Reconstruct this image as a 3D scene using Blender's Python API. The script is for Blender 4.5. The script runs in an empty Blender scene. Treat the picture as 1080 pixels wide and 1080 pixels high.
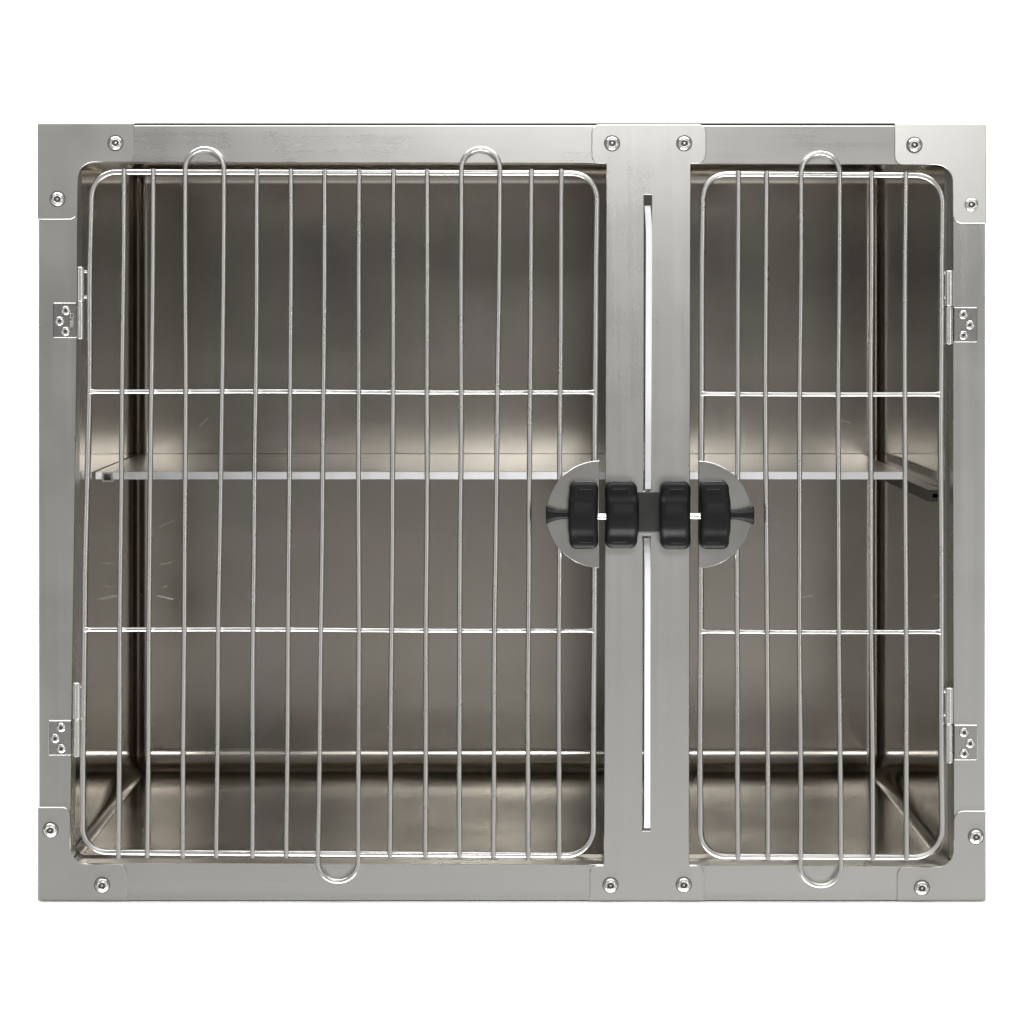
import bpy, bmesh, math, random
from mathutils import Vector, Matrix

random.seed(7)
scene = bpy.context.scene
COL = scene.collection
MM = 0.001


def P(px, py, y=0.0):
    """measured front-elevation coordinates (mm from the drawing corner) -> metres in the scene"""
    return Vector(((px - 540) * MM, y, (950 - py) * MM))


# ------------------------------------------------------------------ materials
def new_mat(name):
    m = bpy.data.materials.new(name)
    m.use_nodes = True
    nt = m.node_tree
    return m, nt, nt.nodes['Principled BSDF']


def noise(nt, scale, mapping_scale, detail=4, rough=0.55, distortion=0.0):
    tc = nt.nodes.new('ShaderNodeTexCoord')
    mp = nt.nodes.new('ShaderNodeMapping')
    mp.inputs['Scale'].default_value = mapping_scale
    nt.links.new(tc.outputs['Object'], mp.inputs['Vector'])
    n = nt.nodes.new('ShaderNodeTexNoise')
    n.inputs['Scale'].default_value = scale
    n.inputs['Detail'].default_value = detail
    n.inputs['Roughness'].default_value = rough
    n.inputs['Distortion'].default_value = distortion
    nt.links.new(mp.outputs['Vector'], n.inputs['Vector'])
    return n.outputs['Fac']


def ramp(nt, fac, a, b, lo=0.3, hi=0.7):
    r = nt.nodes.new('ShaderNodeMapRange')
    r.inputs['From Min'].default_value = lo
    r.inputs['From Max'].default_value = hi
    r.inputs['To Min'].default_value = a
    r.inputs['To Max'].default_value = b
    nt.links.new(fac, r.inputs['Value'])
    return r.outputs['Result']


def math_node(nt, op, a, b):
    n = nt.nodes.new('ShaderNodeMath')
    n.operation = op
    for i, v in enumerate((a, b)):
        if isinstance(v, (int, float)):
            n.inputs[i].default_value = v
        else:
            nt.links.new(v, n.inputs[i])
    return n.outputs[0]


def mix_col(nt, fac, c1, c2):
    m = nt.nodes.new('ShaderNodeMix')
    m.data_type = 'RGBA'
    nt.links.new(fac, m.inputs['Factor'])
    m.inputs['A'].default_value = (*c1, 1)
    m.inputs['B'].default_value = (*c2, 1)
    return m.outputs['Result']


def brushed(name, col, rough, stretch, wave=0.02, grain=0.02):
    """brushed sheet steel; stretch = which axes the grain is fine along"""
    m, nt, b = new_mat(name)
    b.inputs['Metallic'].default_value = 1.0
    g = noise(nt, 1.0, stretch, 3, 0.6)
    big = noise(nt, 7.0, (1, 1, 1), 4, 0.6, 0.4)
    r1 = ramp(nt, g, rough - 0.016, rough + 0.018)
    r2 = ramp(nt, big, -0.025, 0.035)
    nt.links.new(math_node(nt, 'ADD', r1, r2), b.inputs['Roughness'])
    f = ramp(nt, math_node(nt, 'ADD', math_node(nt, 'MULTIPLY', g, 0.6), math_node(nt, 'MULTIPLY', big, 0.4)), 0, 1, 0.3, 0.7)
    nt.links.new(mix_col(nt, f, [c * 0.97 for c in col], [min(1, c * 1.03) for c in col]), b.inputs['Base Color'])
    bp = nt.nodes.new('ShaderNodeBump')
    bp.inputs['Strength'].default_value = 1.0
    bp.inputs['Distance'].default_value = 1.0
    w = noise(nt, 4.0, (1, 1, 1), 2, 0.5)
    h = math_node(nt, 'MULTIPLY', w, wave * 0.1)
    if grain > 0.005:
        h = math_node(nt, 'ADD', h, math_node(nt, 'MULTIPLY', g, grain * 0.0003))
    nt.links.new(h, bp.inputs['Height'])
    nt.links.new(bp.outputs['Normal'], b.inputs['Normal'])
    return m


def polished(name, col, rough, wave, wscale=3.0, scratches=False):
    m, nt, b = new_mat(name)
    b.inputs['Metallic'].default_value = 1.0
    big = noise(nt, 5.0, (1, 1, 1), 5, 0.6, 0.3)
    base = mix_col(nt, ramp(nt, big, 0, 1), [c * 0.96 for c in col], [min(1, c * 1.03) for c in col])
    nt.links.new(base, b.inputs['Base Color'])
    rr = ramp(nt, big, rough - 0.015, rough + 0.025)
    if scratches:
        st = noise(nt, 1.0, (130, 130, 2.5), 3, 0.55)
        rr = math_node(nt, 'ADD', rr, ramp(nt, st, -0.007, 0.011))
        smear = noise(nt, 2.2, (2.0, 2.0, 1.0), 3, 0.5, 1.2)
        rr = math_node(nt, 'ADD', rr, ramp(nt, smear, -0.015, 0.035, .4, .7))
        m_sc = None
        tc = nt.nodes.new('ShaderNodeTexCoord')
        for (a0, a1, b0, b1, wd, amt) in scratches:
            # measured on the back panel: both ends of one scratch
            A = Vector(((a0 - 527) / 839 - .013, .70, .632 - (a1 - 318) / 839))
            B2 = Vector(((b0 - 527) / 839 - .013, .70, .632 - (b1 - 318) / 839))
            d = B2 - A
            sub = nt.nodes.new('ShaderNodeVectorMath'); sub.operation = 'SUBTRACT'
            nt.links.new(tc.outputs['Object'], sub.inputs[0]); sub.inputs[1].default_value = A
            dot = nt.nodes.new('ShaderNodeVectorMath'); dot.operation = 'DOT_PRODUCT'
            nt.links.new(sub.outputs[0], dot.inputs[0]); dot.inputs[1].default_value = d / d.length_squared
            cl = nt.nodes.new('ShaderNodeClamp')
            nt.links.new(dot.outputs['Value'], cl.inputs[0])
            sc = nt.nodes.new('ShaderNodeVectorMath'); sc.operation = 'SCALE'
            sc.inputs[0].default_value = d
            nt.links.new(cl.outputs[0], sc.inputs['Scale'])
            dist = nt.nodes.new('ShaderNodeVectorMath'); dist.operation = 'DISTANCE'
            nt.links.new(sub.outputs[0], dist.inputs[0]); nt.links.new(sc.outputs[0], dist.inputs[1])
            one = ramp(nt, dist.outputs['Value'], amt, 0.0, wd * MM * .3, wd * MM)
            m_sc = one if m_sc is None else math_node(nt, 'MAXIMUM', m_sc, one)
        mxs = nt.nodes.new('ShaderNodeMix'); mxs.data_type = 'RGBA'
        nt.links.new(m_sc, mxs.inputs['Factor'])
        nt.links.new(base, mxs.inputs['A'])
        mxs.inputs['B'].default_value = (.93, .92, .88, 1)
        nt.links.new(mxs.outputs['Result'], b.inputs['Base Color'])
        rr = math_node(nt, 'ADD', rr, math_node(nt, 'MULTIPLY', m_sc, .35))
    nt.links.new(rr, b.inputs['Roughness'])
    bp = nt.nodes.new('ShaderNodeBump')
    bp.inputs['Strength'].default_value = 1.0
    bp.inputs['Distance'].default_value = 1.0
    w = noise(nt, wscale, (1, 1, 1), 2, 0.4)
    nt.links.new(math_node(nt, 'MULTIPLY', w, wave), bp.inputs['Height'])
    nt.links.new(bp.outputs['Normal'], b.inputs['Normal'])
    return m


def plain(name, col, rough, metallic=0.0, spec=0.5, var=0.06):
    m, nt, b = new_mat(name)
    b.inputs['Metallic'].default_value = metallic
    b.inputs['Specular IOR Level'].default_value = spec
    n = noise(nt, 60.0, (1, 1, 1), 5, 0.6)
    nt.links.new(mix_col(nt, ramp(nt, n, 0, 1), [c * (1 - var) for c in col], [min(1, c * (1 + var)) for c in col]),
                 b.inputs['Base Color'])
    nt.links.new(ramp(nt, n, rough - 0.04, rough + 0.06), b.inputs['Roughness'])
    return m


FRAME_COL = (0.60, 0.597, 0.578)
M_RAIL = brushed('brushed_steel_horizontal', FRAME_COL, 0.28, (2, 2, 120), 0.006, 0.0)
M_POST = brushed('brushed_steel_vertical', FRAME_COL, 0.28, (95, 2, 2), 0.006, 0.0)
M_PLATE = brushed('satin_steel_plate', (0.59, 0.585, 0.565), 0.31, (12, 12, 12), 0.006, 0.01)
SCRATCHES = [(166, 628, 182, 632, 1.3, .8), (170, 595, 181, 593, .8, .6), (173, 619, 176, 618, 1.0, .7), (168, 556, 183, 549, .7, .35),
             (216, 444, 219, 441, 1.0, .3), (211, 449, 214, 446, .9, .3), (886, 443, 897, 446, .8, .25),
             (846, 630, 858, 628, .8, .5),
             (545, 735, 545, 737, .8, .3)]
M_LINER = polished('polished_steel_lining', (0.49, 0.460, 0.413), 0.155, 0.0010, 3.5, SCRATCHES)
M_SIDE = polished('mirror_steel_side', (0.49, 0.460, 0.413), 0.085, 0.0008, 3.5)
M_CASE = brushed('case_sheet_steel', (0.10, 0.10, 0.097), 0.45, (5, 5, 300), 0.01, 0.02)
M_WIRE = polished('steel_wire', (0.64, 0.635, 0.615), 0.27, 0.000004, 60.0)
M_BOLT = polished('bolt_steel', (0.82, 0.81, 0.79), 0.27, 0.00002, 90.0)
M_SOCKET = plain('bolt_recess', (0.16, 0.155, 0.15), 0.5, 1.0)
M_HINGE = brushed('hinge_steel', (0.47, 0.466, 0.455), 0.26, (250, 250, 250), 0.01, 0.03)
M_BARREL = polished('hinge_barrel_steel', (0.75, 0.74, 0.71), 0.26, 0.00003, 60.0)
M_SHELF = brushed('shelf_steel', (0.70, 0.69, 0.66), 0.30, (5, 400, 5), 0.008, 0.02)
M_LIP = polished('shelf_lip_steel', (0.60, 0.61, 0.625), 0.32, 0.0002, 6.0)
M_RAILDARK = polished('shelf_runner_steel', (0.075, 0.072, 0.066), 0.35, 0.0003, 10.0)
M_RAILLIGHT = polished('shelf_runner_bright_steel', (0.62, 0.61, 0.58), 0.3, 0.0003, 10.0)
M_STRIP = plain('white_strip_edge', (0.93, 0.935, 0.945), 0.4, 0.0, 0.5, 0.03)
M_BLACK = plain('black_moulded_plastic', (0.007, 0.007, 0.008), 0.42, 0.0, 0.25, 0.15)
M_GAP_PLATE = plain('dark_gap_plate', (0.05, 0.05, 0.046), 0.45, 0.0, 0.4, 0.1)
M_DISC = brushed('latch_plate_steel', (0.55, 0.547, 0.53), 0.20, (12, 12, 12), 0.03, 0.0)
M_ROD = polished('latch_rod_steel', (0.85, 0.85, 0.85), 0.22, 0.00002, 60.0)
M_SWEEP = plain('white_paper_sweep', (0.91, 0.91, 0.91), 0.9, 0.0, 0.1, 0.005)
M_STAMP = plain('stamped_mark', (0.82, 0.81, 0.78), 0.5, 1.0)


# ------------------------------------------------------------------ object helpers
def link(name, mesh, mat, parent=None, loc=(0, 0, 0)):
    o = bpy.data.objects.new(name, mesh)
    COL.objects.link(o)
    if mat is not None and len(mesh.materials) == 0:
        mesh.materials.append(mat)
    o.parent = parent
    o.location = loc
    return o


def bm_mesh(bm, name, smooth=False):
    me = bpy.data.meshes.new(name)
    bmesh.ops.recalc_face_normals(bm, faces=bm.faces)
    bm.to_mesh(me)
    bm.free()
    if smooth:
        for p in me.polygons:
            p.use_smooth = True
    return me


def fillet(pts):
    """[(x, y, r)] -> points with rounded corners"""
    out = []
    n = len(pts)
    for i in range(n):
        x, y, r = pts[i]
        c = Vector((x, y))
        if r <= 0:
            out.append(c)
            continue
        a = Vector(pts[i - 1][:2]) - c
        b = Vector(pts[(i + 1) % n][:2]) - c
        a.normalize(); b.normalize()
        ang = a.angle(b)
        d = r / math.tan(ang / 2)
        bis = (a + b).normalized()
        cen = c + bis * (r / math.sin(ang / 2))
        s = c + a * d - cen
        e = c + b * d - cen
        a0 = math.atan2(s.y, s.x)
        a1 = math.atan2(e.y, e.x)
        da = (a1 - a0 + math.pi) % (2 * math.pi) - math.pi
        k = 8
        for j in range(k + 1):
            t = a0 + da * j / k
            out.append(cen + Vector((math.cos(t), math.sin(t))) * r)
    return out


def plate(loops, y0, y1, bevel=0.4, name='plate'):
    """sheet cut-out: loops of measured (px, py) points, first the outline then holes; between depths y0 < y1 (mm)"""
    cu = bpy.data.curves.new(name, 'CURVE')
    cu.dimensions = '2D'
    cu.fill_mode = 'BOTH'
    t = (y1 - y0) * MM
    bv = bevel * MM
    cu.extrude = t / 2 - bv
    cu.bevel_depth = bv
    cu.bevel_resolution = 0
    cu.offset = -bv
    for lp in loops:
        sp = cu.splines.new('POLY')
        sp.points.add(len(lp) - 1)
        for i, (px, py) in enumerate(lp):
            v = P(px, py)
            sp.points[i].co = (v.x, v.z, 0, 1)
        sp.use_cyclic_u = True
    ob = bpy.data.objects.new(name, cu)
    COL.objects.link(ob)
    dg = bpy.context.evaluated_depsgraph_get()
    me = bpy.data.meshes.new_from_object(ob.evaluated_get(dg))
    bpy.data.objects.remove(ob)
    me.transform(Matrix.Translation((0, (y0 + y1) / 2 * MM, 0)) @ Matrix.Rotation(math.pi / 2, 4, 'X'))
    for p in me.polygons:
        p.use_smooth = False
    me.materials.clear()
    return me


def rect(x0, y0, x1, y1, r=0):
    return [tuple(v) for v in fillet([(x0, y0, r), (x1, y0, r), (x1, y1, r), (x0, y1, r)])]


def join(*meshes):
    bm = bmesh.new()
    for m in meshes:
        bm.from_mesh(m)
    me = bpy.data.meshes.new(meshes[0].name)
    bm.to_mesh(me)
    bm.free()
    return me


def tilt(me, rx, rz, px, py):
    """a plate that does not sit perfectly flat: turned a little about its middle"""
    c = P(px, py)
    me.transform(Matrix.Translation(c) @ Matrix.Rotation(math.radians(rz), 4, 'Z') @
                 Matrix.Rotation(math.radians(rx), 4, 'X') @ Matrix.Translation(-c))
    return me


def box_mesh(x0, x1, y0, y1, z0, z1, bevel=0.0, seg=2, name='box'):
    bm = bmesh.new()
    bmesh.ops.create_cube(bm, size=1)
    for v in bm.verts:
        v.co = Vector((x0 + (v.co.x + .5) * (x1 - x0), y0 + (v.co.y + .5) * (y1 - y0), z0 + (v.co.z + .5) * (z1 - z0)))
    if bevel:
        bmesh.ops.bevel(bm, geom=list(bm.edges), offset=bevel, segments=seg, affect='EDGES', profile=.5)
    return bm_mesh(bm, name)


def tube(pts, r, sides=14, closed=False, caps=True, name='wire', radii=None):
    """round wire along a list of points"""
    bm = bmesh.new()
    n = len(pts)
    rings = []
    up = Vector((0, 1, 0))
    for i, p in enumerate(pts):
        if closed:
            t = (pts[(i + 1) % n] - pts[i - 1]).normalized()
        else:
            t = (pts[min(i + 1, n - 1)] - pts[max(i - 1, 0)]).normalized()
        u = up - t * up.dot(t)
        if u.length < 1e-4:
            u = Vector((0, 0, 1)) - t * t.z
        u.normalize()
        w = t.cross(u)
        rr = radii[i] if radii else r
        rings.append([bm.verts.new(p + (u * math.cos(a) + w * math.sin(a)) * rr)
                      for a in (2 * math.pi * k / sides for k in range(sides))])
    m = n if closed else n - 1
    for i in range(m):
        A, B = rings[i], rings[(i + 1) % n]
        for k in range(sides):
            f = bm.faces.new((A[k], A[(k + 1) % sides], B[(k + 1) % sides], B[k]))
            f.smooth = True
    if caps and not closed:
        for ring in (rings[0], rings[-1]):
            bm.faces.new(ring)
    me = bm_mesh(bm, name)
    me.set_sharp_from_angle(angle=math.radians(50))
    return me


def lathe(profile, axis='Y', sides=28, name='lathe', mats=None):
    """profile [(radius, height)] in mm about an axis; height runs towards -Y (front) or along X"""
    bm = bmesh.new()
    rings = []
    for r, h in profile:
        if r < 1e-6:
            pt = (0, -h * MM, 0) if axis == 'Y' else (h * MM, 0, 0)
            if axis == 'Z':
                pt = (0, 0, h * MM)
            rings.append([bm.verts.new(pt)])
            continue
        ring = []
        for k in range(sides):
            a = 2 * math.pi * k / sides
            c, s = r * MM * math.cos(a), r * MM * math.sin(a)
            ring.append(bm.verts.new({'Y': (c, -h * MM, s), 'X': (h * MM, c, s), 'Z': (c, s, h * MM)}[axis]))
        rings.append(ring)
    for i in range(len(rings) - 1):
        A, B = rings[i], rings[i + 1]
        for k in range(sides):
            k2 = (k + 1) % sides
            if len(A) == 1:
                f = bm.faces.new((A[0], B[k2], B[k]))
            elif len(B) == 1:
                f = bm.faces.new((A[k], A[k2], B[0]))
            else:
                f = bm.faces.new((A[k], A[k2], B[k2], B[k]))
            if mats:
                f.material_index = mats[i]
    me = bm_mesh(bm, name, True)
    me.set_sharp_from_angle(angle=math.radians(40))
    return me


def rounded_axis(a, b, r, k=5, mid=6, open_low=False):
    """sample positions on a cube edge so that the rounded-box fillets are evenly divided"""
    out = []
    if open_low:
        out.append(a)
    else:
        for i in range(k + 1):
            out.append(a + r * (1 - math.tan(math.pi / 4 * (1 - i / k))))
    lo, hi = (a if open_low else a + r), b - r
    for i in range(1, mid):
        out.append(lo + (hi - lo) * i / mid)
    for i in range(k + 1):
        out.append(b - r * (1 - math.tan(math.pi / 4 * i / k)))
    return out


def rounded_panel(lo, hi, r, face, k=5, mid=6, open_front=False, inward=False):
    """one face of a rounded box (with its half of the fillets) as vertices, faces, normals"""
    ax = [rounded_axis(lo[i], hi[i], r, k, mid, open_low=(open_front and i == 1)) for i in range(3)]
    d, sgn = face
    u, v = [i for i in range(3) if i != d]
    verts, nors, faces = [], [], []
    nu, nv = len(ax[u]), len(ax[v])
    for a in ax[u]:
        for b in ax[v]:
            p = [0, 0, 0]
            p[d] = hi[d] if sgn > 0 else lo[d]
            p[u], p[v] = a, b
            q = [min(max(p[i], (lo[i] - 1 if (open_front and i == 1) else lo[i] + r)), hi[i] - r) for i in range(3)]
            n = Vector([p[i] - q[i] for i in range(3)]).normalized()
            verts.append(Vector(q) + n * r)
            nors.append(-n if inward else n)
    for i in range(nu - 1):
        for j in range(nv - 1):
            f = (i * nv + j, i * nv + j + 1, (i + 1) * nv + j + 1, (i + 1) * nv + j)
            c = (verts[f[1]] - verts[f[0]]).cross(verts[f[2]] - verts[f[0]])
            faces.append(f if c.dot(nors[f[0]]) > 0 else f[::-1])
    return verts, faces, nors


def panel_mesh(name, *a, kx=1.0, **kw):
    vs, fs, ns = rounded_panel(*a, **kw)
    vs = [Vector((v.x * kx, v.y, v.z)) for v in vs]
    ns = [Vector((n.x / kx, n.y, n.z)).normalized() for n in ns]
    me = bpy.data.meshes.new(name)
    me.from_pydata(vs, [], fs)
    for p in me.polygons:
        p.use_smooth = True
    me.normals_split_custom_set_from_vertices(ns)
    return me


def tag(o, label=None, cat=None, group=None, kind=None):
    for k, v in (('label', label), ('category', cat), ('group', group), ('kind', kind)):
        if v:
            o[k] = v
    return o


# ------------------------------------------------------------------ the white sweep it stands on
def build_sweep():
    # plinth front, its rounded edge, the top the cage stands on, the sweep up behind
    prof = [(-.0042, -1.3)] + [(-.0032 - .001 * math.cos(math.pi / 2 * i / 6), -.001 + .001 * math.sin(math.pi / 2 * i / 6))
                              for i in range(7)] + [(1.25, 0.0)]
    R = 0.5
    for i in range(1, 25):
        a = math.pi / 2 * i / 24
        prof.append((1.25 + R * math.sin(a), R - R * math.cos(a)))
    prof.append((1.75, 3.2))
    bm = bmesh.new()
    rows = []
    for y, z in prof:
        rows.append([bm.verts.new((x, y, z)) for x in (-2.3, 2.3)])
    for a, b in zip(rows, rows[1:]):
        f = bm.faces.new((a[0], a[1], b[1], b[0]))
        f.smooth = True
    me = bpy.data.meshes.new('backdrop')
    bm.to_mesh(me)
    bm.free()
    o = link('backdrop', me, M_SWEEP, None, (0, 0, -0.0005))
    tag(o, 'plain white plinth and studio sweep under and behind the steel cage', 'backdrop', kind='structure')


build_sweep()

# ------------------------------------------------------------------ the cage
cage = bpy.data.objects.new('animal_cage', None)
COL.objects.link(cage)
tag(cage, 'stainless steel animal cage with two barred wire doors and black latches at the centre post', 'cage')

# outer case (open at the front)
def build_case():
    x0, x1, y0, y1, z0, z1 = -.4985, .4985, .0035, .745, .0015, .8203
    t = .0015
    bm = bmesh.new()
    for (a, b, c, d, e, f) in ((x0, x0 + t, y0, y1, z0, z1), (x1 - t, x1, y0, y1, z0, z1),
                               (x0 + t, x1 - t, y0, y1, z1 - t, z1), (x0 + t, x1 - t, y0, y1, z0, z0 + t),
                               (x0 + t, x1 - t, y1 - t, y1, z0 + t, z1 - t)):
        bm.from_mesh(box_mesh(a, b, c, d, e, f))
    me = bpy.data.meshes.new('outer_case')
    bm.to_mesh(me)
    bm.free()
    link('outer_case', me, M_CASE, cage)


build_case()

# pressed lining with rounded corners: five panels
LO, HI, RAD = (-.4690, .040, .0425), (.4610, .70, .808), .029
KX = 14 / 29          # the side fillets are tighter than the floor's
for nm, face in (('back_panel', (1, 1)), ('side_panel', (0, -1)), ('side_panel', (0, 1)),
                 ('floor_pan', (2, -1)), ('ceiling_panel', (2, 1))):
    me = panel_mesh(nm, (LO[0] / KX, LO[1], LO[2]), (HI[0] / KX, HI[1], HI[2]), RAD, face, k=8, mid=8, open_front=True,
                    inward=True, kx=KX)
    link(nm, me, M_SIDE if nm == 'side_panel' else M_LINER, cage)

# flange of the lining, seen only in the corners of the opening
inner = []
for cx, cz, a0 in ((HI[0] - RAD * KX, HI[2] - RAD, 0), (LO[0] + RAD * KX, HI[2] - RAD, 90), (LO[0] + RAD * KX, LO[2] + RAD, 180),
                   (HI[0] - RAD * KX, LO[2] + RAD, 270)):
    for i in range(9):
        a = math.radians(a0 + 90 * i / 8)
        inner.append(((cx + RAD * KX * math.cos(a)) / MM + 540, 950 - (cz + RAD * math.sin(a)) / MM))
link('lining_flange', plate([[(52, 133), (1028, 133), (1028, 940), (52, 940)], inner], 39.5, 41, .1, 'lining_flange'), M_LINER, cage)

# frame rails: boxes 38 mm deep, front face at y = 0
def rail(name, poly, mat, bevel=.55, turn=None):
    me = plate([poly], 0, 38, bevel, name)
    return link(name, tilt(me, *turn) if turn else me, mat, cage)


rail('top_rail', [(43, 132.2), (683, 132.4), (683, 172.4), (600, 172.2), (43, 171.0)], M_RAIL)
rail('top_rail', [(684, 132.6), (1037, 132.8), (1037, 173.8), (684, 172.6)], M_RAIL, .55, (2.0, .25, 860, 153))
rail('bottom_rail', [(43, 910.2), (600, 911.5), (1037, 914), (1037, 949.7), (43, 949.7)], M_RAIL)
rail('side_rail', [(41, 173), (82, 173), (81, 380), (78, 600), (75.5, 780), (74.5, 908), (41, 908)], M_POST)
rail('side_rail', [(1005, 176), (1039, 176), (1039, 911), (1006, 911), (1005, 600)], M_POST)

# bolts
BOLT_PROFILE = [(8.6, 0), (8.5, .7), (7.7, .9), (7.6, 1.2), (7.2, 2.6), (6.2, 3.9), (4.6, 4.8), (3.9, 4.9), (3.3, 4.4), (2.9, 2.6), (1.6, 2.3), (1.3, 3.3), (0, 3.5)]
bolt_me = lathe(BOLT_PROFILE, 'Y', 32, 'bolt', [1, 1, 1, 0, 0, 0, 0, 0, 1, 1, 0, 0])
bolt_me.materials.append(M_BOLT)
bolt_me.materials.append(M_SOCKET)


def bolt(parent, px, py, y):
    o = link('bolt', bolt_me, None, parent, P(px, py, y * MM))
    o.rotation_euler = (math.radians(random.uniform(-2, 2)), random.uniform(0, 6), math.radians(random.uniform(-2, 2)))
    return o


def bracket(pts, bolts, rx, rz, c, lift=0.0):
    me = tilt(plate([[tuple(v) for v in fillet(pts)]], -2.2 - lift, -0.15 - lift, .6, 'corner_bracket'), rx, rz, *c)
    o = link('corner_bracket', me, M_PLATE, cage)
    for px, py in bolts:
        bolt(o, px, py, -2.1 - lift)
    return o


bracket([(40, 130, 1.5), (142, 130, .6), (142, 171, 9), (82, 171, 18), (82, 231.5, 9), (40, 231.5, .6)],
        [(122, 151), (61, 210)], -0.2, -0.2, (82, 171))
bracket([(943.5, 130.5, .6), (1039.5, 130.5, 1.5), (1039.5, 236, .6), (1004.5, 236, 10), (1004.5, 174, 18), (943.5, 174, 9)],
        [(964, 153), (1024, 216)], -1.6, -1.7, (1004, 174), 1.4)
bracket([(40, 851, .6), (74.5, 851, 9), (74.5, 911, 18), (134, 911, 9), (134, 949.8, .6), (40, 949.8, 1.5)],
        [(53.5, 875), (108, 933)], 0.0, 0.0, (75, 911))
bracket([(1039.5, 855, .6), (1005.8, 855, 10), (1005.8, 914, 18), (946, 914, 9), (946, 949.8, .6), (1039.5, 949.8, 1.5)],
        [(1029, 882), (972, 936)], 0.0, 0.0, (1006, 914))

# centre post: T-ended plate over a channel, with two slots
post_pts = [(624, 131.2, 9), (744.5, 131.2, 9), (744.5, 172.5, 9), (728.3, 172.5, .8), (726.8, 912.5, .8), (742.5, 912.5, 8),
            (742.5, 949.8, .8), (622, 949.8, .8), (622, 912.5, 8), (636.8, 912.5, .8), (639.4, 172.5, .8), (624, 172.5, 9)]
slot_a = [(679, 205.5), (687.3, 205.5), (686.6, 518), (678.6, 518)]
slot_b = [(677.8, 564.5), (685.6, 564.5), (685.4, 876), (677.3, 876)]
post_me = join(plate([[tuple(v) for v in fillet(post_pts)], slot_a, slot_b], -2.6, -.2, .6, 'post'),
               plate([[(640.2, 174), (727.4, 174), (726, 910.6), (637.8, 910.6)],
                      [(678.2, 204.5), (688, 204.5), (687.4, 519), (678, 519)],
                      [(677, 563.5), (686.4, 563.5), (686.2, 877), (676.5, 877)]], -.19, 26, .05, 'channel'))
post = link('centre_post', post_me, M_POST, cage)
for px, py in ((645.5, 151.3), (721.5, 151.3), (643.8, 933), (721, 932.6)):
    bolt(post, px, py, -2.5)


def slot_strip(xt, xb, yt, yb, w, wb):
    """flat bar standing edge-on in a slot, its ends rounded back into it"""
    bm = bmesh.new()
    n = 40
    rows = []
    for i in range(n + 1):
        t = i / n
        py = yt + (yb - yt) * t
        px = xt + (xb - xt) * t
        e = min(py - yt, yb - py)
        fr = -9.0 if e > 34 else -9.0 + 8.0 * (1 - e / 34) ** 2
        if py > (yt + yb) / 2:
            fr = -9.0 if e > 5 else -9.0 + 4 * (1 - e / 5) ** 2
        wob = -wb * max(0, 1 - (py - yt) / 40) ** 2
        rows.append([bm.verts.new(P(px + wob - w / 2, py, 18 * MM)), bm.verts.new(P(px + wob - w / 2, py, fr * MM)),
                     bm.verts.new(P(px + wob + w / 2, py, fr * MM)), bm.verts.new(P(px + wob + w / 2, py, 18 * MM))])
    for a, b in zip(rows, rows[1:]):
        for k in range(4):
            bm.faces.new((a[k], a[(k + 1) % 4], b[(k + 1) % 4], b[k]))
    bm.faces.new(rows[0])
    bm.faces.new(rows[-1])
    return bm_mesh(bm, 'slot_strip')


link('slot_strip', slot_strip(684.4, 683.2, 217, 515.5, 6.2, 1.6), M_STRIP, post)
link('slot_strip', slot_strip(682.7, 682.3, 567.5, 872.5, 6.0, .7), M_STRIP, post)

# hinges -----------------------------------------------------------------
SCREW = [(5.0, 0), (5.0, .8), (4.3, 1.9), (2.6, 2.5), (1.9, 2.4), (1.6, 1.4), (0, 1.3)]
screw_me = lathe(SCREW, 'Y', 20, 'screw', [1, 0, 0, 0, 1, 1])
screw_me.materials.append(M_BOLT)
screw_me.materials.append(M_SOCKET)


def hinge(x0, x1, y0, y1, screws, bx, by0, bym, by1, pins, rim_x, r=4.3, stamp=None):
    h = link('hinge', plate([rect(x0, y0, x1, y1, 1.5)], -2.4, -.1, .8, 'hinge'), M_HINGE, cage)
    if stamp:
        cu = bpy.data.curves.new('stamp', 'FONT')
        cu.body = stamp
        cu.size = 5.2 * MM
        cu.extrude = .1 * MM
        cu.align_x, cu.align_y = 'CENTER', 'CENTER'
        ob = bpy.data.objects.new('stamp', cu)
        COL.objects.link(ob)
        me = bpy.data.meshes.new_from_object(ob.evaluated_get(bpy.context.evaluated_depsgraph_get()))
        bpy.data.objects.remove(ob)
        me.materials.clear()
        me.transform(Matrix.Translation(P(76.3, 337.5, -2.75 * MM)) @ Matrix.Rotation(math.pi / 2, 4, 'X') @
                     Matrix.Rotation(math.pi / 2, 4, 'Z'))
        link('stamped_mark', me, M_STAMP, h)
    for px, py in screws:
        link('screw', screw_me, None, h, P(px, py, -2.3 * MM)).rotation_euler = (0, random.uniform(0, 6), 0)

    def knuckle(a, b, rr, extra=None):
        L = b - a
        prof = [(0, 0), (rr - .6, 0), (rr, .6), (rr, L - .6), (rr - .6, L), (0, L)]
        me = lathe(prof, 'Z', 24, 'barrel')
        return link('barrel', me, M_BARREL, h, P(bx, b, -3.6 * MM))
    up = knuckle(by0, bym - .5, r)
    knuckle(bym + .2, by1, r * .84)
    # leaf wrap of the lower knuckle and the pins to the door rim
    for q in pins:
        link('hinge_pin', tube([P(bx, q, -3.6 * MM), P(rim_x, q, -3.6 * MM)], 1.5 * MM, 10, name='hinge_pin'), M_BOLT, h)


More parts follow.
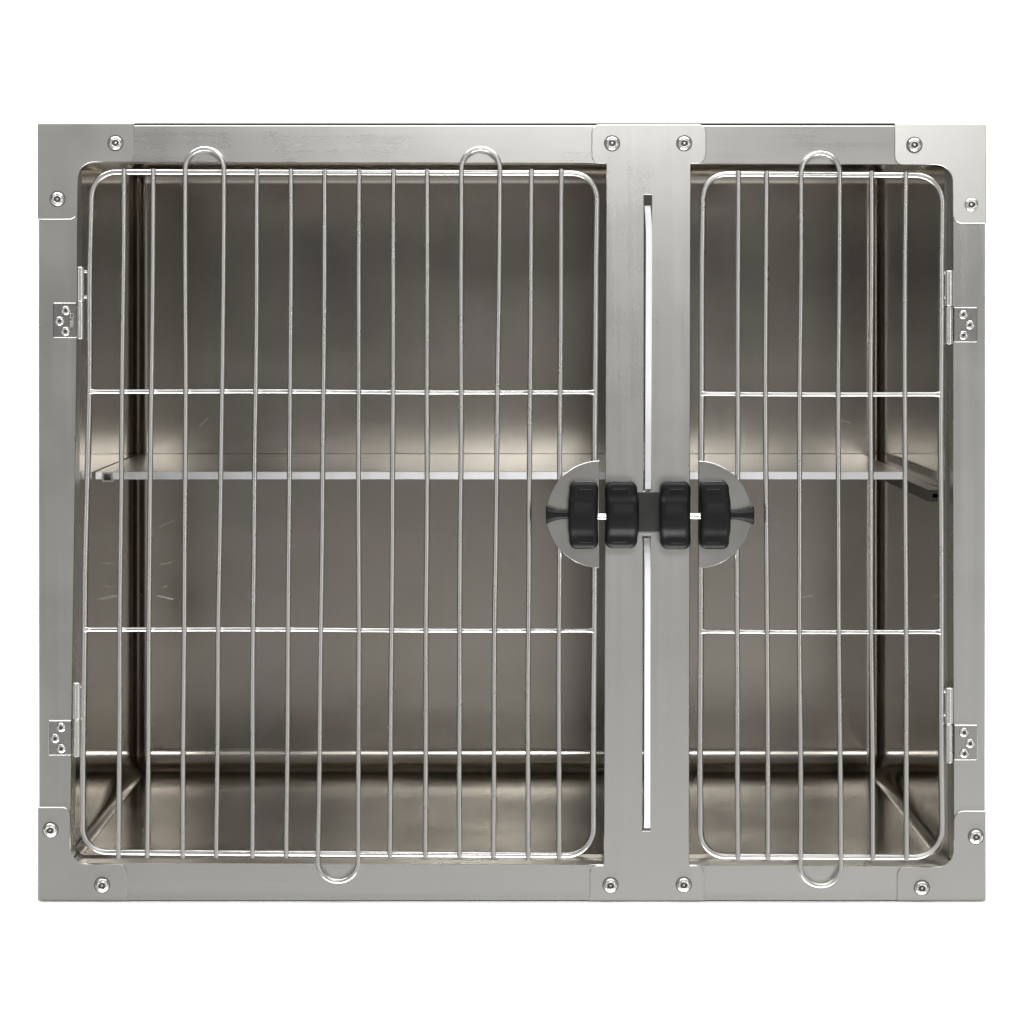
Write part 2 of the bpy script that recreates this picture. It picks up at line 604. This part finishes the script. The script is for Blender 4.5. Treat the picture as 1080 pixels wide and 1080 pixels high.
hinge(56, 81.4, 319.2, 356.3, [(69.7, 327.5), (63.3, 338.6), (69.4, 349.4)], 85.2, 281.5, 318.5, 357.5, (286.5, 313.2), 95.6, 4.4, '708-CT')
hinge(51, 75.8, 759.4, 796.5, [(64.8, 766.7), (58.6, 778.4), (65, 789)], 81.6, 719.5, 758.5, 797.5, (723.5, 751), 89, 4.3)
hinge(1005.5, 1030.5, 324, 361, [(1015.6, 331.8), (1022.4, 342.6), (1015.8, 353.6)], 1000.6, 285.5, 323.2, 363, (288, 313.5), 993, 4.7)
hinge(1005.8, 1031, 764.3, 801.5, [(1016.4, 772), (1022.8, 783.6), (1016.8, 794.2)], 1000.4, 725, 763.5, 804, (729, 753.5), 992, 4.5)

# wire doors -----------------------------------------------------------------
Y_RIM, Y_CROSS, Y_BAR = -3.6, -4.2, -9.2


def interp(keys, y):
    for (y0, x0), (y1, x1) in zip(keys, keys[1:]):
        if y <= y1:
            t = min(max((y - y0) / (y1 - y0), 0), 1)
            return x0 + (x1 - x0) * t
    return keys[-1][1]


def wobble(seed):
    rnd = random.Random(seed)
    a, b = rnd.uniform(.2, .55), rnd.uniform(0, 6.3)
    c, d = rnd.uniform(.1, .25), rnd.uniform(0, 6.3)
    return lambda y: a * math.sin(y / 105 + b) + c * math.sin(y / 41 + d)


def rim_mesh(left, right, top, bottom, rad, r):
    """rounded rectangle of thick wire whose sides follow measured keys"""
    (ty0, ty1), (by0, by1) = top, bottom
    xl, xr = interp(left, ty0), interp(right, ty1)
    xl2, xr2 = interp(left, by0), interp(right, by1)
    corners = [(xl, ty0, rad[0]), (xr, ty1, rad[1]), (xr2, by1, rad[2]), (xl2, by0, rad[3])]
    base = fillet(corners)
    pts = []
    n = len(base)
    for i in range(n):
        a, b = base[i], base[(i + 1) % n]
        k = max(1, int((b - a).length / 12))
        for j in range(k):
            pts.append(a + (b - a) * j / k)
    wl, wr = wobble(3), wobble(9)
    out = []
    for p in pts:
        x, y = p
        mid = min(1, max(0, min(y - (ty0 + 30), by0 - 30 - y) / 60))
        f_lin = lambda keys, ya, yb: interp(keys, ya) + (interp(keys, yb) - interp(keys, ya)) * (y - ya) / (yb - ya)
        if x < (xl + xr) / 2:
            x += (interp(left, y) - f_lin(left, ty0, by0) + wl(y)) * mid
        else:
            x += (interp(right, y) - f_lin(right, ty1, by1) + wr(y)) * mid
        out.append(P(x, y, Y_RIM * MM))
    return tube(out, r * MM, 16, closed=True, name='door')


def bar_pts(keys, y0, y1, seed, yy=Y_BAR):
    n = 28
    w = wobble(seed)
    return [P(interp(keys, y0 + (y1 - y0) * i / n) + w(y0 + (y1 - y0) * i / n), y0 + (y1 - y0) * i / n, yy * MM)
            for i in range(n + 1)]


def arc(xa, xb, y, apex, n=16):
    """half loop from xa to xb at height y whose far point reaches apex"""
    c, rx, ry = (xa + xb) / 2, (xb - xa) / 2, apex - y
    return [P(c - rx * math.cos(math.pi * i / n), y + ry * math.sin(math.pi * i / n), Y_BAR * MM) for i in range(1, n)]


def straight(door, keys, y0, y1, seed):
    BARS.append(keys)
    pts = bar_pts(keys, y0, y1, seed)
    link('vertical_bar', tube(pts, 2.75 * MM, 14, name='vertical_bar'), M_WIRE, door)


def loop(door, ka, kb, y0, y1, seed, top=None, bottom=None):
    """two bars bent out of one wire, joined by a half loop at the top and / or the bottom"""
    ya = y0 if top is None else top + 21
    yb = y1 if bottom is None else bottom - 21
    BARS.extend((ka, kb))
    A = bar_pts(ka, ya, yb, seed)
    B = bar_pts(kb, ya, yb, seed + 1)
    pts, closed = [], False
    x = lambda v: v.x / MM + 540
    if top is not None and bottom is not None:
        pts = A[::-1] + arc(x(A[0]), x(B[0]), ya, top) + B + arc(x(A[-1]), x(B[-1]), yb, bottom)[::-1]
        closed = True
    elif top is not None:
        pts = A[::-1] + arc(x(A[0]), x(B[0]), ya, top) + B
    else:
        pts = A + arc(x(A[-1]), x(B[-1]), yb, bottom) + B[::-1]
    link('loop_bar', tube(pts, 2.75 * MM, 14, closed=closed, name='loop_bar'), M_WIRE, door)


def crossbar(door, x0, x1, py, dy, bars):
    """thin cross wire behind the upright bars, thickened by the welds where it meets them and the rim"""
    xs = [interp(k, py) for k in bars]
    n = int((x1 - x0) / 1.6)
    pts, rad = [], []
    for i in range(n + 1):
        t = i / n
        x = x0 + (x1 - x0) * t
        r = 2.45
        for c in xs:
            r += .75 * math.exp(-((x - c) / 3.4) ** 2)
        for c in (x0, x1):
            r += 1.2 * math.exp(-((x - c) / 3.6) ** 2)
        pts.append(P(x, py + dy * t + .35 * math.sin(x / 60), Y_CROSS * MM))
        rad.append(r * MM)
    link('crossbar', tube(pts, 0, 14, name='crossbar', radii=rad), M_WIRE, door)


# left door
L_left = [(182, 97.5), (250, 95.8), (400, 94.6), (500, 92.5), (600, 90.2), (750, 89), (900, 87.5)]
L_right = [(182, 629.5), (250, 629), (450, 627), (700, 626), (900, 625.3)]
door_l = link('door', rim_mesh(L_left, L_right, (181.6, 183), (898, 901.5), (26, 26, 28, 26), 3.25), M_WIRE, cage)
door_l['label'] = 'wide left door of the cage'


def K(t, m1, m2, b):
    return [(178, t), (390, m1), (660, m2), (903, b)]


T, B = 178.5, 903.5
BARS = []
straight(door_l, K(131.8, 130, 127.7, 126), T, B, 1)
straight(door_l, K(162.2, 161.2, 158.2, 155.8), T, B, 2)
loop(door_l, K(196.3, 196.5, 195.2, 193.7), K(237, 235.8, 230.8, 228.7), T, B, 3, top=157.3)
straight(door_l, K(271.8, 270.2, 268, 266.5), T, B, 5)
straight(door_l, K(307.1, 306.6, 305, 302.1), T, B, 6)
loop(door_l, K(343, 342.4, 338.7, 335.8), K(378.8, 378.7, 379, 377.7), T, B, 7, bottom=928.2)
straight(door_l, K(415.7, 415, 413, 411.8), T, B, 9)
straight(door_l, K(451.2, 450.7, 449.4, 449.4), T, B, 10)
loop(door_l, K(486.8, 486.2, 485, 485), K(527.6, 524.6, 522, 520.5), T, B, 11, top=157)
straight(door_l, K(560.6, 558.8, 557.4, 556.7), T, B + 2, 13)
straight(door_l, K(592, 590.5, 589.7, 589.3), T, B, 14)
crossbar(door_l, 95.5, 626.5, 412.6, 1.2, BARS)
crossbar(door_l, 90, 625.5, 663.2, 1.6, BARS)
BARS = []

# right door
R_left = [(184, 741.2), (250, 740.6), (450, 739.2), (700, 738.8), (902, 738.4)]
R_right = [(184, 993.5), (250, 993.2), (450, 991.6), (600, 991.8), (750, 992.2), (903, 993)]
door_r = link('door', rim_mesh(R_left, R_right, (183.6, 185.2), (902.3, 903.6), (25, 28, 30, 26), 3.2), M_WIRE, cage)
door_r['label'] = 'narrow right door of the cage'
straight(door_r, K(778.1, 777.3, 777, 777.6), T + 2, B + 2, 21)
straight(door_r, K(807.6, 807, 808, 809.2), T + 2, B + 2, 22)
loop(door_r, K(843.8, 843, 842.6, 843.2), K(884.6, 883, 884.2, 885.6), T, B, 23, top=161.8, bottom=932.8)
straight(door_r, K(918, 917.5, 918, 919.4), T + 2, B + 2.5, 25)
straight(door_r, K(954.1, 953.5, 954, 955), T + 3, B + 2.5, 26)
crossbar(door_r, 739.5, 990.5, 415.2, .8, BARS)
crossbar(door_r, 739, 991, 665.5, .8, BARS)

# latches -----------------------------------------------------------------
Y_PLATE = -14.4


def half_disc(xf, cy, r, side):
    pts = [(xf, cy - r * 0.985)]
    cx = xf - side * r * .02
    n = 40
    for i in range(n + 1):
        a = -math.pi / 2 + math.pi * i / n
        pts.append((cx + side * r * math.cos(a), cy + r * math.sin(a)))
    pts.append((xf, cy + r * .985))
    return plate([pts], Y_PLATE, Y_PLATE + 2.2, .35, 'latch_plate')


def smooth(a, b, t):
    t = min(1, max(0, (t - a) / (b - a)))
    return t * t * (3 - 2 * t)


def housing(x0, x1, y0, y1, ys, yf, r, lean, marks):
    """moulded block: rounded box whose middle bulges forward like a barrel between two lower ends"""
    lo = (x0 - 540) * MM, yf * MM, (950 - y1) * MM
    hi = (x1 - 540) * MM, ys * MM, (950 - y0) * MM
    bm = bmesh.new()
    cz = (lo[2] + hi[2]) / 2
    cx = (lo[0] + hi[0]) / 2
    hz = (hi[2] - lo[2]) / 2
    for face in ((0, -1), (0, 1), (1, -1), (1, 1), (2, -1), (2, 1)):
        vs, fs, ns = rounded_panel(lo, hi, r * MM, face, k=6, mid=26)
        bv = []
        for v in vs:
            u = abs(v.z - cz) / hz
            k = 1 - smooth(.36, .74, u)
            f = (ys * MM - v.y) / (hi[1] - lo[1])          # 0 at the seat, 1 at the front
            depth = .80 + .02 * (1 - u) + k * (.08 + .10 * math.cos(min(1, u / .6) * math.pi / 2))
            y = ys * MM - f * depth * (hi[1] - lo[1])
            x = v.x + lean * k * 2.0 * MM * f * (1 if v.x * lean > cx * lean else .4)
            bv.append(bm.verts.new((x, y, v.z)))
        for f in fs:
            bm.faces.new([bv[i] for i in f])
    bmesh.ops.remove_doubles(bm, verts=bm.verts, dist=1e-6)
    me = bm_mesh(bm, 'latch_housing', True)
    # raised D-shaped pads on the two lower ends
    parts = [me]
    if marks:
        ym = ys + (yf - ys) * .81
        w = x1 - x0
        for (c, up) in ((y0 + 13.3, -1), (y1 - 12.8, 1)):
            xa, xb = (x0 + 6, x0 + w * .72) if lean > 0 else (x0 + w * .28, x1 - 6)
            pts = [(xa, c - 6, 3), (xb, c - 6, 3 if up < 0 else 5.5), (xb, c + 6, 5.5 if up < 0 else 3), (xa, c + 6, 3)]
            pm = plate([[tuple(v) for v in fillet(pts)]], ym - .55, ym + 2, .5, 'pad')
            parts.append(pm)
    return join(*parts)


def knob(x_in, x_out, side):
    L = abs(x_out - x_in)
    prof = [(0, -3), (4.4, -3), (4.2, 2), (4.4, L * .35), (5.6, L * .6), (7.6, L * .84), (9.3, L * .985), (9.5, L),
            (8.9, L + .7), (7.5, L + .5), (6.5, L - 2), (0, L - 2.5)]
    me = lathe(prof, 'X', 28, 'latch_knob')
    if side < 0:
        me.transform(Matrix.Scale(-1, 4, (1, 0, 0)))
        me.flip_normals()
    return me


def latch(door, xf, side, cy, blk, kn, ky, post_blk, rod):
    link('latch_plate', half_disc(xf, cy, 56.3, side), M_DISC, door)
    link('latch_housing', housing(*blk, Y_PLATE - .1, -42, 7.5, side, True), M_BLACK, door)
    link('latch_knob', knob(kn[0], kn[1], side), M_BLACK, door, P(kn[0], ky, -27 * MM))
    link('latch_rod', tube([P(rod[0], rod[2], -32.5 * MM), P(rod[1], rod[2], -32.5 * MM)], 3.6 * MM, 18, name='latch_rod'),
         M_ROD, door)
    link('latch_keeper', housing(*post_blk, -2.7, -42, 8, -side, True), M_BLACK, post)


latch(door_l, 631.6, -1, 541.5, (600, 630.3, 506.5, 576.8), (600, 576), 541.5, (637.2, 671, 506.5, 576.5), (622, 648, 542.7))
latch(door_r, 736.2, 1, 541.8, (736, 767, 506.5, 577), (766, 792.3), 542, (695.3, 727, 506.5, 577.5), (716, 744, 542.3))

# dark plate on the post, between the two keepers
link('keeper_gap_plate', box_mesh(P(670, 0).x, P(696.5, 0).x, -.0062, -.0024, P(0, 561).z, P(0, 519).z, .0012, 2, 'keeper_gap_plate'), M_GAP_PLATE, post)

# shelf runners (fixed to the side panels) -----------------------------------------------------------------
def runner(x0, x1, y0, y1, z0, z1, mat, t=.0022):
    """hollow square tube running back along a side wall"""
    bm = bmesh.new()
    for a in ((x0, x1, y0, y1, z1 - t, z1), (x0, x1, y0, y1, z0, z0 + t), (x0, x0 + t, y0, y1, z0 + t, z1 - t),
              (x1 - t, x1, y0, y1, z0 + t, z1 - t)):
        bm.from_mesh(box_mesh(*a))
    me = bpy.data.meshes.new('shelf_runner')
    bm.to_mesh(me)
    bm.free()
    return link('shelf_runner', me, mat, cage)


runner(-.4545, -.4425, .192, .2366, .4315, .4425, M_RAILLIGHT)
runner(.4445, .4605, .041, .690, .4185, .4310, M_RAILDARK, .0042)

# the lift-out shelf resting on them
shelf = link('shelf', join(box_mesh(-.4670, .4425, .2405, .692, .4385, .4405, .0004, 1, 'shelf')), M_SHELF)
tag(shelf, 'flat steel shelf with pale front edge lying across inside of the cage', 'shelf')
lip_me = box_mesh(-.4670, .4425, .2375, .2402, .4318, .4408, .0005, 2, 'front_lip')
lip_me.transform(Matrix.Translation((0, .2387, .436)) @ Matrix.Rotation(math.radians(-6.5), 4, 'X') @
                 Matrix.Translation((0, -.2387, -.436)))          # the folded hem leans back a little
link('front_lip', lip_me, M_LIP, shelf)

# ------------------------------------------------------------------ camera
D = 3.65
VX, VY = 527.0, 318.0
cam_d = bpy.data.cameras.new('camera')
cam = bpy.data.objects.new('camera', cam_d)
COL.objects.link(cam)
cam.location = P(VX, VY, -D)
cam.rotation_euler = (math.radians(90), 0, 0)
cam_d.sensor_width = 36
cam_d.lens = 36 * D / 1.08
cam_d.shift_x = (540 - VX) / 1080
cam_d.shift_y = -(540 - VY) / 1080
cam_d.clip_start = .05
cam_d.clip_end = 100
scene.camera = cam

# ------------------------------------------------------------------ studio light
w = bpy.data.worlds.new('World')
scene.world = w
w.use_nodes = True
nt = w.node_tree
bg = nt.nodes['Background']
tc = nt.nodes.new('ShaderNodeTexCoord')
sep = nt.nodes.new('ShaderNodeSeparateXYZ')
nt.links.new(tc.outputs['Generated'], sep.inputs['Vector'])
cr = nt.nodes.new('ShaderNodeValToRGB')
mr = nt.nodes.new('ShaderNodeMapRange')
mr.inputs['From Min'].default_value = -.5
mr.inputs['From Max'].default_value = .5
nt.links.new(sep.outputs['Z'], mr.inputs['Value'])
nt.links.new(mr.outputs['Result'], cr.inputs['Fac'])
els = cr.color_ramp.elements
els[0].position, els[0].color = 0.0, (.5, .49, .475, 1)
els[1].position, els[1].color = 1.0, (.22, .22, .215, 1)
for zz, v in ((-.30, .60), (-.175, 1.35), (-.145, .60), (-.105, .42), (-.06, .33), (0, .132), (.03, .092), (.12, .12)):
    pos, c = zz + .5, (v, v * .985, v * .955, 1)
    e = els.new(pos)
    e.color = c
ab = math_node(nt, 'ABSOLUTE', sep.outputs['X'], 0)
side = nt.nodes.new('ShaderNodeValToRGB')       # environment brightened left and right, added for highlights on the wires
nt.links.new(ab, side.inputs['Fac'])
el = side.color_ramp.elements
el[0].position, el[0].color = .24, (0, 0, 0, 1)
el[1].position, el[1].color = .85, (0, 0, 0, 1)
for q in (.36, .66):
    e = el.new(q)
    e.color = (1, 1, 1, 1)
mx = nt.nodes.new('ShaderNodeMix')
mx.data_type = 'RGBA'
nt.links.new(side.outputs['Color'], mx.inputs['Factor'])
lr = nt.nodes.new('ShaderNodeMapRange')          # the studio is darker to the left of the camera
lr.interpolation_type = 'SMOOTHSTEP'
lr.inputs['From Min'].default_value = -.16
lr.inputs['From Max'].default_value = .06
lr.inputs['To Min'].default_value = .57
lr.inputs['To Max'].default_value = 1.1
nt.links.new(sep.outputs['X'], lr.inputs['Value'])
vm = nt.nodes.new('ShaderNodeVectorMath')
vm.operation = 'SCALE'
nt.links.new(cr.outputs['Color'], vm.inputs[0])
nt.links.new(lr.outputs['Result'], vm.inputs['Scale'])
nt.links.new(vm.outputs[0], mx.inputs['A'])
mx.inputs['B'].default_value = (.5, .495, .485, 1)
nt.links.new(mx.outputs['Result'], bg.inputs['Color'])
bg.inputs['Strength'].default_value = 1.0


def area(name, loc, target, sx, sy, power, col=(1, 1, 1)):
    l = bpy.data.lights.new(name, 'AREA')
    l.shape = 'RECTANGLE'
    l.size, l.size_y = sx, sy
    l.energy = power
    l.color = col
    o = bpy.data.objects.new(name, l)
    COL.objects.link(o)
    o.location = loc
    o.rotation_euler = (Vector(target) - Vector(loc)).to_track_quat('-Z', 'Y').to_euler()
    return o


area('key_softbox', (0.20, -4.3, 1.85), (0.05, 0, .6), 0.8, 0.8, 26, (1, .99, .97))
area('overhead_fill', (0, .25, 3.0), (0, .25, 0), 4.4, 2.0, 182)  # added lamp, whitens the floor around the cage
area('backdrop_fill', (0, .95, 2.9), (0, 1.75, .75), 3.6, .4, 56)  # added lamp, blows the sweep out to white
area('side_fill_strip', (3.0, -3.4, .75), (0, 0, .5), .22, 2.2, 13)  # added strip, draws thin highlights on wires and corner fillets
area('side_fill_strip', (-3.1, -3.2, .75), (0, 0, .5), .22, 2.2, 8)  # weaker added strip on the left, for the same highlights
area('plinth_fill', (0, -.62, -1.4), (0, 0, -.1), 2.4, .4, 55)  # added below the view to turn the plinth front white

scene.view_settings.view_transform = 'Standard'
scene.view_settings.look = 'None'
scene.view_settings.exposure = 0
scene.view_settings.gamma = 1
scene.view_settings.use_curve_mapping = False
scene.cycles.use_denoising = True
scene.cycles.max_bounces = 12
scene.cycles.glossy_bounces = 8
